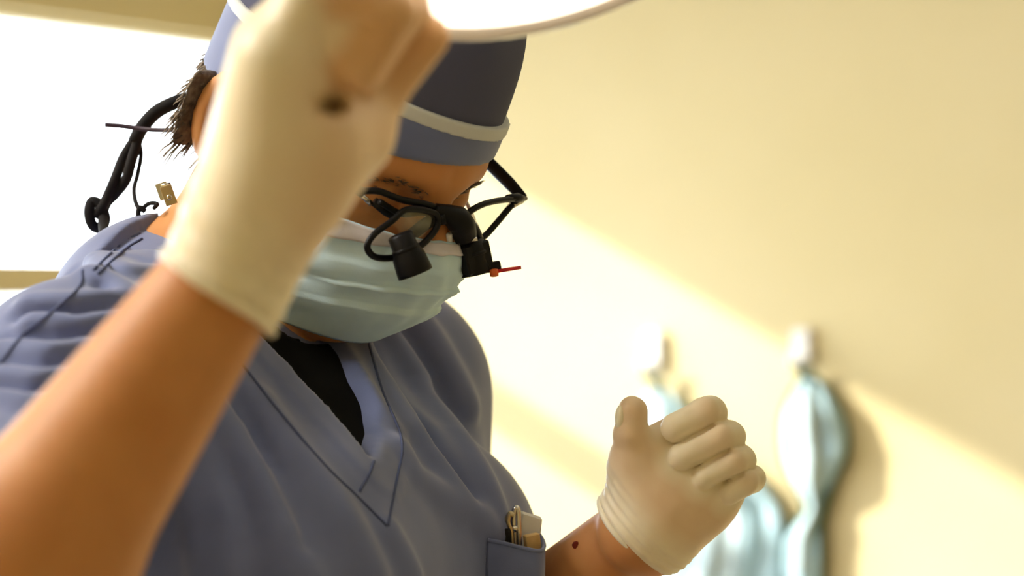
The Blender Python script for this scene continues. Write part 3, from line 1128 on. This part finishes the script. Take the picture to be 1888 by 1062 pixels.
def ring(c, ax, ra, rb, major, r, n=64, wob=0.0):
    """rolled cuff: a closed tube round an axis"""
    ax = ax / np.linalg.norm(ax)
    x = A(*major) - ax * np.dot(major, ax); x /= np.linalg.norm(x); y = np.cross(ax, x)
    b = MB()
    pts = [c + x * ra * math.cos(g) + y * rb * math.sin(g) + ax * wob * math.sin(3 * g + 1) for g in np.linspace(0, 2 * math.pi, n, endpoint=False)]
    b.tube(pts, r, 10, closed=True)
    return b
ring(CUFF_L - cl_dir * 0.009, cl_dir, 0.0271, 0.0271, (0, 0, 1), 0.0024, wob=0.0006).build('rolled_cuff', M['glove'], gl)
ring(CUFF_L - cl_dir * 0.0045, cl_dir, 0.0270, 0.0270, (0, 0, 1), 0.0019, wob=0.0005).build('rolled_cuff', M['glove'], gl)
# thumb nail showing through the glove
def nail(p):
    return ell(p, q(1144, 772, 25), (0.0035, 0.0055, 0.0085))
sdf_mesh('thumb_nail', nail, q(1143, 772, 25) - 0.014, q(1143, 772, 25) + 0.014, 0.0008, M['glove'], gl)

CUFF_R = P(411, 528, 1.085)
cr_dir = (WRR - ER) / np.linalg.norm(WRR - ER)
def glove_r(p):
    d = hand_r(p, True, 0.0)
    t = (p - CUFF_R) @ cr_dir
    d = smin(d, cap(p, CUFF_R - cr_dir * 0.004, w(464, 405, 0), 0.0295, 0.0245), 0.012)
    d = d - 0.0005 * np.clip(1 - t / 0.05, 0, 1) * np.sin(t * 520 + 5 * vnoise(p, 50, 31)) - 0.0008 * vnoise(p, 90, 32)
    return np.maximum(d, -t - 0.004)
def stretch_shade_r(V):
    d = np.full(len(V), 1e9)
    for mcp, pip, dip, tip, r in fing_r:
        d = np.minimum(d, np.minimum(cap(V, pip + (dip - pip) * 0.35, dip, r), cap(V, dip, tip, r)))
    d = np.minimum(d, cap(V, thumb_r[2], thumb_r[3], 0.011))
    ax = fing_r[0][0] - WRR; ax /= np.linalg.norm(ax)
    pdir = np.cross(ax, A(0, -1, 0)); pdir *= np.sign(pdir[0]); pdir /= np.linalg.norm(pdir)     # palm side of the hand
    palm_shade = np.clip(((V - WRR) @ pdir + 0.004) / 0.036, 0, 1) * np.clip(((V - CUFF_R) @ cr_dir - 0.01) / 0.03, 0, 1)  # shade of the palm side painted into the glove colour
    return np.maximum(np.clip(1.0 - d / 0.010, 0.0, 1.0) * 0.9, 0.48 * palm_shade) + 0.05
gr = sdf_mesh('glove', glove_r, w(560, 230) - A(.075, .09, .105), w(560, 230) + A(.085, .09, .085), 0.0017, M['glove'], person, relax=2, attr=('stretch_shade', stretch_shade_r))
ring(CUFF_R - cr_dir * 0.004, cr_dir, 0.0298, 0.0298, (0, 0, 1), 0.0022, wob=0.0008).build('rolled_cuff', M['glove'], gr)

# small scab on the left forearm
def arm_l_only(p): return forearm_l(p)
sp = hit(1062, 1005, arm_l_only)
if sp is not None:
    sdf_mesh('skin_mark', lambda p: ell(p, sp, (0.0026, 0.0016, 0.0026)), sp - 0.006, sp + 0.006, 0.0006, M['mark'], person)

# --- breast pocket with its rim standing away from the chest ----------------
pa = hit(902, 998, shirt); 
if pa is None: pa = P(902, 998, 1.5)
dp = pa[1]
rim = spline([P(900, 997, dp - 0.001), P(930, 1003, dp - 0.004), P(965, 1012, dp - 0.004), P(994, 1017, dp + 0.000), P(1003, 1009, dp + 0.012), P(998, 992, dp + 0.030), P(985, 980, dp + 0.045), P(955, 972, dp + 0.055)], 8)
b = MB(); nlev = 9
Vp = []
for k in range(nlev):
    for i, p_ in enumerate(rim):
        fr = k / (nlev - 1)
        Vp.append(p_ + A(0.002 * math.sin(i * .4) * fr, 0, -0.10 * fr) - FW * 0.012 * fr ** 2)
n_ = len(rim)
Fp = [(k * n_ + i, (k + 1) * n_ + i, (k + 1) * n_ + i + 1, k * n_ + i + 1) for k in range(nlev - 1) for i in range(n_ - 1)]
pk = mesh_np('pocket', Vp, Fp, M['scrub'], top)
sol = pk.modifiers.new('thickness', 'SOLIDIFY'); sol.thickness = 0.0016; sol.offset = 0
b = MB(); b.tube([p_ + A(0, 0, 0.0003) for p_ in rim], 0.0014, 7); b.build('pocket_hem', M['scrub'], pk)

adopt(person)

# ================================================================== POCKET CONTENTS
def PD(px, py, e=0.0):
    return P(px, py, dp + 0.022 + e)

t = empty('surgical_clamp', PD(948, 1050))
tag(t, 'steel hinged clamp standing in the scrub breast pocket', 'clamp')
b = MB(); b.tube(spline([PD(948, 1060), PD(948, 1000), PD(946, 962), PD(948, 942), PD(953, 936), PD(956, 944), PD(957, 965), PD(958, 1005), PD(957, 1060)], 8), 0.0013, 8, flat=1.5); b.build('handle', M['metal'], t)
b = MB(); b.tube(spline([PD(944, 1060, -.004), PD(943, 1010, -.004), PD(941, 980, -.004), PD(936, 962, -.004), PD(940, 948, -.004), PD(947, 950, -.004)], 8), 0.0013, 8, flat=1.6); b.build('handle', M['brass'], t)
b = MB(); b.lathe([(0, 0.002), (.0018, .002), (.0022, .001), (.0022, -.001), (.0018, -.002), (0, -.002)], PD(949, 975, -.003), (0, 1, 0), 16); b.build('rivet', M['metal'], t)
adopt(t)
t = empty('marker_pen', PD(932, 1050))
tag(t, 'black marker pen beside the clamp in the breast pocket', 'pen')
b = MB(); b.lathe([(0, 0.0), (.0042, .0005), (.0048, .003), (.0048, .05)], PD(934, 972, -.002), (0, 0, -1), 18); b.build('barrel', M['black_plastic'], t)
b = MB(); b.box(PD(934, 992, -.008), A(.0011, 0, 0), A(0, .0006, 0), A(0, 0, .006), .0003); b.build('pocket_clip', M['black_plastic'], t)
adopt(t)
b = MB(); b.box(PD(984, 1026, -.008), A(.0044, .001, 0.0008), A(-.001, .0036, 0), A(-.0015, 0, .014), .0006)
tag(b.build('wooden_block', M['wood']), 'tan wooden block at the corner of the breast pocket', 'block')
b = MB(); b.box(PD(974, 985, .012), A(.0070, .001, -0.0022), A(-.001, .0030, 0), A(.0015, 0, .013), .0016)
tag(b.build('white_case', M['white_plastic']), 'small white plastic case at the back of the breast pocket', 'case')

# ================================================================== LOUPES
lo_ = empty('surgical_loupes', H(0, 0.11, 0.0))
tag(lo_, 'black magnifying loupes with two barrels worn over the mask', 'loupes')
FP = 0.112
def LP(px, py, f=FP): return Hpix(px, py, 1, f)
# near rim (his right lens), far rim (his left lens)
rim_n = [LP(752, 386, .118), LP(722, 408, .120), LP(690, 432, .122), LP(677, 455, .124), LP(690, 473, .126), LP(718, 476, .127), LP(752, 468, .128), LP(785, 445, .126), LP(806, 416, .122), LP(800, 393, .119)]
rim_f = [LP(848, 418, .113), LP(862, 394, .112), LP(890, 377, .109), LP(925, 369, .104), LP(952, 368, .100), LP(940, 382, .101), LP(915, 412, .106), LP(890, 438, .110), LP(862, 448, .112)]
for pts in (rim_n, rim_f):
    c = spline(pts, 8, True)
    b = MB(); b.tube(c, 0.0021, 8, closed=True); b.build('lens_rim', M['black_plastic'], lo_)
    ctr = np.mean(c, 0)
    V = [ctr + HF * 0.0008] + c; n = len(c)
    V2 = V + [v - HF * 0.0016 for v in V]
    F = [(0, i + 1, (i + 1) % n + 1) for i in range(n)] + [(n + 1, n + 1 + (i + 1) % n + 1, n + 1 + i + 1) for i in range(n)] + []
    b = MB(); b.add(V2, F); b.build('lens', M['lens'], lo_)
# upper brow bar
b = MB(); b.tube(spline([LP(668, 352, .100), LP(700, 353, .106), LP(740, 368, .110), LP(790, 378, .113), LP(832, 395, .115), LP(858, 402, .114)], 8), [.0022] * 41, 8); b.build('brow_bar', M['black_plastic'], lo_)
b = MB(); b.tube(spline([LP(700, 372, .106), LP(740, 394, .110), LP(780, 392, .113), LP(830, 400, .116)], 8), [.0020] * 25, 8); b.build('brow_bar', M['black_plastic'], lo_)
# hinges with metal ends
b = MB(); b.tube([LP(690, 372, .098), LP(712, 388, .103), LP(728, 400, .106)], [.0030, .0036, .0026], 8); b.build('hinge', M['black_plastic'], lo_)
b = MB(); b.tube([LP(668, 361, .095), LP(684, 376, .098)], .0018, 8); b.build('hinge_end', M['metal'], lo_)
b = MB(); b.tube([LP(936, 366, .101), LP(955, 365, .099), LP(969, 366, .096)], [.0026, .0034, .0016], 8); b.build('hinge', M['black_plastic'], lo_)
b = MB(); b.tube([LP(945, 379, .101), LP(962, 370, .098)], .0020, 8); b.build('hinge_end', M['metal'], lo_)
# temples
far_hinge = LP(967, 366, .096)
tl0 = far_hinge; tl1 = H(-0.079, 0.03, 0.028); tl2 = H(-0.080, -0.03, 0.022)
b = MB()
mid_t = [tl0 + (tl1 - tl0) * k for k in np.linspace(0, 1, 6)] + [tl2]
b.tube(mid_t, [.0030, .0046, .0048, .0048, .0046, .004, .003], 8, flat=0.35, nrm=HR); b.build('temple', M['black_plastic'], lo_)
b = MB(); near_h = LP(670, 358, .095)
b.tube(spline([near_h, H(.080, .05, .026), H(.083, .0, .026), H(.082, -.03, .018)], 6), .0030, 8, flat=0.5); b.build('temple', M['black_plastic'], lo_)
# bridge mount
b = MB()
b.tube(spline([LP(800, 386, .114), LP(832, 398, .119), LP(850, 412, .122), LP(858, 440, .124)], 6), [.004, .0045, .005, .0055, .006, .0065, .007, .0075, .008, .0085, .0085, .0085, .0085, .0085, .0082, .008, .0078, .0075, .007], 10)
b.build('bridge_mount', M['black_plastic'], lo_)
b = MB(); b.tube(spline([LP(850, 398, .116), LP(872, 425, .121), LP(880, 442, .122)], 6), .0042, 8); b.build('mount_arm', M['black_plastic'], lo_)
b = MB(); b.tube(spline([LP(760, 432, .113), LP(790, 410, .116), LP(820, 402, .120)], 6), .0042, 8); b.build('mount_arm', M['black_plastic'], lo_)
# nose pads and guard bits
b = MB(); b.tube(spline([LP(792, 398, .108), LP(778, 418, .104), LP(762, 436, .104)], 6), [.0024] * 13, 8, flat=1.6); b.build('nose_pad', M['white_plastic'], lo_)
b = MB(); b.tube([LP(828, 432, .122), LP(829, 455, .122)], .0020, 8); b.build('nose_pad', M['white_plastic'], lo_)
# barrels
BD = HF - 0.62 * HU; BD /= np.linalg.norm(BD)
def barrel(top_c, bot_c, r0, r1, name):
    b = MB()
    ax = bot_c - top_c; L_ = np.linalg.norm(ax); ax = ax / L_
    prof = [(0, -0.001), (r0 * .85, -0.001), (r0, 0.0), (r0 * 1.03, L_ * .35), (r1 * .93, L_ * .55), (r1, L_ * .92), (r1, L_), (r1 * .86, L_), (r1 * .84, L_ - .003), (0, L_ - .003)]
    b.lathe(prof, top_c, ax, 28)
    o = b.build(name, M['black_plastic'], lo_)
    b = MB(); b.lathe([(0, L_ - 0.0024), (r1 * .83, L_ - 0.0022)], top_c, ax, 28); b.build('objective_lens', M['lens'], o)
    b = MB(); b.lathe([(r0 * 1.0, L_ * .30), (r0 * 1.1, L_ * .32), (r0 * 1.1, L_ * .40), (r0 * 1.0, L_ * .42)], top_c, ax, 28); b.build('focus_ring', M['black_plastic'], o)
    return o
nb0 = LP(738, 434, .128); nb1 = nb0 + BD * 0.042
nb_target = P(766, 505, nb0[1] + 0.003)
barrel(nb0, nb_target, .0078, .0108, 'telescope_barrel')
fb0 = LP(862, 446, .122); fb1 = fb0 + BD * 0.030
fb_target = P(874, 505, fb0[1] + 0.003)
barrel(fb0, fb_target, .0100, .0108, 'telescope_barrel')
# square housing round the far barrel, screw lever and red stick
bax = (fb_target - fb0); bl = np.linalg.norm(bax); bax /= bl
bx = np.cross(bax, HF); bx /= np.linalg.norm(bx); by = np.cross(bax, bx)
b = MB(); b.box((fb0 + fb_target) / 2, bx * 0.0102, by * 0.0092, bax * (bl * .46), .0012); b.build('barrel_housing', M['black_plastic'], lo_)
b = MB(); b.tube([P(846, 448, fb0[1] - .011), P(880, 440, fb0[1] - .011)], .0013, 8); b.build('housing_trim', M['metal'], lo_)
b = MB(); b.box(P(908, 492, fb_target[1]), A(.0045, .001, .0010), A(-.001, .0030, 0), A(-.0006, 0, .0030), .0008); b.build('light_socket', M['black_plastic'], lo_)
b = MB(); b.lathe([(0, -.0028), (.0022, -.0026), (.0026, -.001), (.0026, .001), (.0022, .0026), (0, .0028)], P(911, 503, fb_target[1] - .003), (1, 0, .1), 14); b.build('adjusting_knob', M['orange'], lo_)
b = MB(); b.tube([P(912, 501, fb_target[1] - .003), P(935, 497, fb_target[1] - .003), P(961, 493, fb_target[1] - .003)], [.0011, .0012, .0011], 8); b.build('adjusting_lever', M['red'], lo_)

# head strap: thick black cloth-covered cord looping behind the neck
def SP(px, py, d): return P(px, py, d)
ds = 1.585
b = MB()
b.tube(spline([SP(425, 150, 1.50), SP(395, 160, 1.525), SP(368, 176, 1.565), SP(350, 186, 1.59)], 6), .0035, 10); b.build('strap_end', M['black_rubber'], lo_)
b = MB(); b.tube(spline([SP(362, 176, 1.588), SP(320, 190, ds), SP(288, 207, ds), SP(262, 235, ds), SP(248, 262, ds)], 8), [.0040, .0042] + [.0046] * 31, 10); b.build('head_strap', M['black_rubber'], lo_)
b = MB(); b.tube(spline([SP(252, 252, ds), SP(228, 290, ds + .004), SP(212, 330, ds - .003), SP(200, 358, ds), SP(188, 382, ds - .002), SP(176, 398, ds)], 8), .0034, 10); b.build('braided_cord', M['black_rubber'], lo_)
b = MB(); b.tube(spline([SP(256, 252, ds), SP(242, 298, ds - .004), SP(232, 332, ds - .003), SP(212, 358, ds + .002), SP(196, 375, ds + .003), SP(190, 400, ds), SP(192, 434, ds - .03)], 8), .0034, 10); b.build('braided_cord', M['black_rubber'], lo_)
b = MB(); b.tube(spline([SP(170, 372, ds), SP(164, 392, ds - .002), SP(170, 414, ds), SP(184, 420, ds + .003), SP(194, 405, ds), SP(186, 380, ds)], 8, True), .0036, 10, closed=True); b.build('cord_knot', M['black_rubber'], lo_)
b = MB(); b.tube(spline([SP(252, 248, ds), SP(260, 282, ds), SP(254, 320, ds - .004), SP(247, 350, ds - .01), SP(252, 378, ds - .02), SP(262, 384, ds - .025), SP(275, 375, ds - .03), SP(290, 376, ds - .033), SP(284, 384, ds - .038)], 8), .0015, 8); b.build('light_cable', M['black_rubber'], lo_)
b = MB(); b.tube(spline([SP(268, 390, ds - .03), SP(258, 383, ds - .03), SP(255, 392, ds - .03), SP(256, 402, ds - .03)], 6), .0018, 8); b.build('light_cable', M['black_rubber'], lo_)
b = MB(); b.tube(spline([SP(194, 230, 1.575), SP(230, 233, 1.575), SP(275, 239, 1.57), SP(330, 239, 1.555), SP(380, 231, 1.525), SP(412, 227, 1.505)], 8), [.0016] * 41, 8, flat=1.4); b.build('retainer_cord', M['purple_cord'], lo_)
adopt(lo_)

# ================================================================== CABLE CLIP ON THE COLLAR
ck = empty('cable_clip', P(300, 385, 1.53))
tag(ck, 'small steel spring clip standing at the nape of the collar', 'clip')
d0 = 1.53
X = A(.34, 0, .12); X /= np.linalg.norm(X); Y = A(-.12, 0, .34); Y /= np.linalg.norm(Y); D = A(0, 1, 0)
b = MB()
def clip_plate(c, hx, hy, th=0.0006):
    b.box(c, X * hx, Y * hy, D * th, .0003)
clip_plate(P(301, 352, d0), .0038, .0055)
b.build('jaw', M['metal'], ck)
b = MB(); clip_plate(P(311, 360, d0 - .004), .0038, .0064); b.build('jaw', M['brass'], ck)
b = MB(); b.tube([P(297, 343, d0 - .002), P(315, 340, d0 - .002)], .0016, 8); b.build('hinge_pin', M['metal'], ck)
b = MB(); b.lathe([(.0011, -.0006), (.0019, -.0006), (.0019, .0006), (.0011, .0006), (.0011, -.0006)], P(313, 364, d0 - .0052), (0, 1, 0), 18); b.build('eyelet', M['metal'], ck)
adopt(ck)

# ================================================================== OPERATING LAMP
lamp = empty('operating_lamp', P(915, -200, 1.13))
tag(lamp, 'white glowing operating lamp head gripped by the raised hand', 'lamp')
LN = A(0.22, -0.42, -0.88); LN /= np.linalg.norm(LN)
lc = P(985, -188, 1.13)
RL = 0.112
b = MB(); b.lathe([(0, -.075), (.035, -.074), (.07, -.062), (.098, -.036), (RL, -.008), (RL + .002, 0), (RL, .006), (RL - .006, .008), (RL - .010, .004)], lc, LN, 64); b.build('housing', M['lamp_shell'], lamp)
b = MB(); b.lathe([(0, .010), (.04, .0095), (.08, .007), (RL - .0095, .004)], lc, LN, 64); b.build('diffuser', M['lamp_glow'], lamp)
b = MB(); b.lathe([(0, .026), (.012, .026), (.015, .022), (.016, .009)], lc, LN, 32); b.build('centre_boss', M['lamp_shell'], lamp)
hc = P(648, 78, 1.09)
b = MB(); b.tube([P(632, 62, 1.090), P(632, 62, 1.16)], .0105, 16); b.build('handle', M['lamp_shell'], lamp)
b = MB(); b.tube(spline([P(632, 62, 1.155), P(645, 10, 1.165), P(700, -60, 1.165), P(780, -150, 1.15)], 8), .0065, 12); b.build('handle_bracket', M['lamp_shell'], lamp)
back = lc - LN * 0.07
b = MB(); b.tube(spline([back, back - LN * 0.05, back + A(.02, .05, .12), back + A(.02, .05, .5), A(back[0] + .02, back[1] + .05, CEIL)], 8), .016, 14); b.build('support_arm', M['lamp_shell'], lamp)
b = MB(); b.lathe([(0, .03), (.022, .03), (.026, .022), (.026, -.01), (0, -.012)], back, -LN, 24); b.build('swivel_joint', M['lamp_shell'], lamp)
adopt(lamp)

# ================================================================== WALL HOOKS AND HANGING MASKS
def wallpix(px, py, off=0.0):
    """point on the mask wall (off metres in front of it) seen at a pixel"""
    d = P(px, py, 1.0) - CAMP
    n = -E1
    t = ((K - CAMP) @ n + off) / (d @ n)
    return CAMP + d * t


NW = -E1
def hook(px, py, hgt, label):
    c = wallpix(px, py, 0.008)
    t = empty('wall_hook', wallpix(px, py, 0.0))
    tag(t, label, 'hook', 'white wall hooks')
    b = MB(); b.box(c, UD * 0.0145, NW * 0.0075, A(0, 0, hgt), .004); b.build('back_plate', M['white_plastic'], t)
    b = MB()
    z0 = A(0, 0, -hgt * 0.45)
    b.tube(spline([c + z0 + NW * .004, c + z0 + NW * .018 + A(0, 0, -.012), c + z0 + NW * .032 + A(0, 0, -.012), c + z0 + NW * .036 + A(0, 0, .004)], 8), .0042, 10)
    b.build('prong', M['white_plastic'], t)
    adopt(t)
    return c + z0 + NW * .026 + A(0, 0, -.014)


hk1 = hook(1205, 648, .031, 'white wall hook directly above the gloved fist')
hk2 = hook(1479, 640, .027, 'white wall hook above the freely hanging spindle shaped mask')


def hanging(name, outline, off, seed, label, tie_top, edge=True, fold=5.0):
    """cloth hanging on the wall; outline rows: (left px, right px, py)"""
    rnd = np.random.default_rng(seed)
    t = empty(name, wallpix((outline[-1][0] + outline[-1][1]) / 2, outline[-1][2], 0))
    tag(t, label, 'face mask', 'masks hanging on the wall')
    rows = np.array(spline([A(*o) for o in outline], 10)); nr = len(rows); nc = 41
    V = []
    wmax = max(r[1] - r[0] for r in rows)
    for i, (xl, xr, y) in enumerate(rows):
        wd = (xr - xl) / wmax
        for j in range(nc):
            s = j / (nc - 1)
            o = off + 0.030 * wd * math.sin(math.pi * s) ** 0.8 + 0.007 * wd * math.sin(fold * math.pi * s + 1.2 * math.sin(i * .07)) + 0.003 * math.sin(i * .25 + 5 * s)
            V.append(wallpix(xl + (xr - xl) * s, y, o))
    F = [(i * nc + j, (i + 1) * nc + j, (i + 1) * nc + j + 1, i * nc + j + 1) for i in range(nr - 1) for j in range(nc - 1)]
    c = mesh_np('cloth', V, F, M['hang_mask'], t)
    sm_ = c.modifiers.new('thickness', 'SOLIDIFY'); sm_.thickness = 0.003; sm_.offset = 0
    # white inner pleat running down the middle
    Vp = []; n2 = 15
    i0, i1 = int(nr * .06), int(nr * .94)
    for i in range(i0, i1):
        for j in range(n2):
            s = 0.30 + 0.34 * j / (n2 - 1)
            k = int(round(s * (nc - 1)))
            Vp.append(V[i * nc + k] + NW * (0.004 + 0.008 * math.sin(math.pi * j / (n2 - 1))))
    Fp = [((i) * n2 + j, (i + 1) * n2 + j, (i + 1) * n2 + j + 1, i * n2 + j + 1) for i in range(i1 - i0 - 1) for j in range(n2 - 1)]
    pl = mesh_np('pleat', Vp, Fp, M['hang_white'], t)
    sm_ = pl.modifiers.new('thickness', 'SOLIDIFY'); sm_.thickness = 0.002; sm_.offset = 0
    if edge:
        for j in (0, nc - 1):
            b = MB(); b.tube([V[i * nc + j] for i in range(nr)], 0.0065, 8); b.build('binding', M['green_tie'], t)
    b = MB()
    top_ = V[nc // 2]
    b.tube(spline([top_ + A(-.004, 0, 0), tie_top + UD * -.005, tie_top + A(0, 0, .004), tie_top + UD * .005, top_ + A(.004, 0, 0)], 8), .0030, 8)
    b.build('neck_tie', M['green_tie'], t)
    b = MB(); b.lathe([(0, -.010), (.006, -.008), (.009, 0), (.006, .008), (0, .010)], top_ + A(0, 0, .004), (0, 0, 1), 14); b.build('tie_knot', M['green_tie'], t)
    adopt(t)


hanging('hanging_mask', [(1484, 1496, 695), (1466, 1522, 720), (1448, 1548, 760), (1443, 1560, 800), (1446, 1556, 840), (1462, 1536, 885), (1486, 1520, 925), (1484, 1514, 950), (1452, 1512, 990), (1446, 1512, 1040), (1444, 1512, 1100)], .018, 1,
        'light blue mask with dark green edges hanging free on the wall', hk2)
hanging('hanging_mask', [(1206, 1224, 715), (1188, 1246, 735), (1172, 1275, 775), (1180, 1330, 830), (1220, 1390, 880), (1240, 1425, 920), (1232, 1438, 960), (1225, 1438, 1010), (1215, 1436, 1062), (1210, 1436, 1120)], .018, 2,
        'wide light blue mask hanging on the wall behind the gloved fist', hk1, edge=False, fold=7.0)
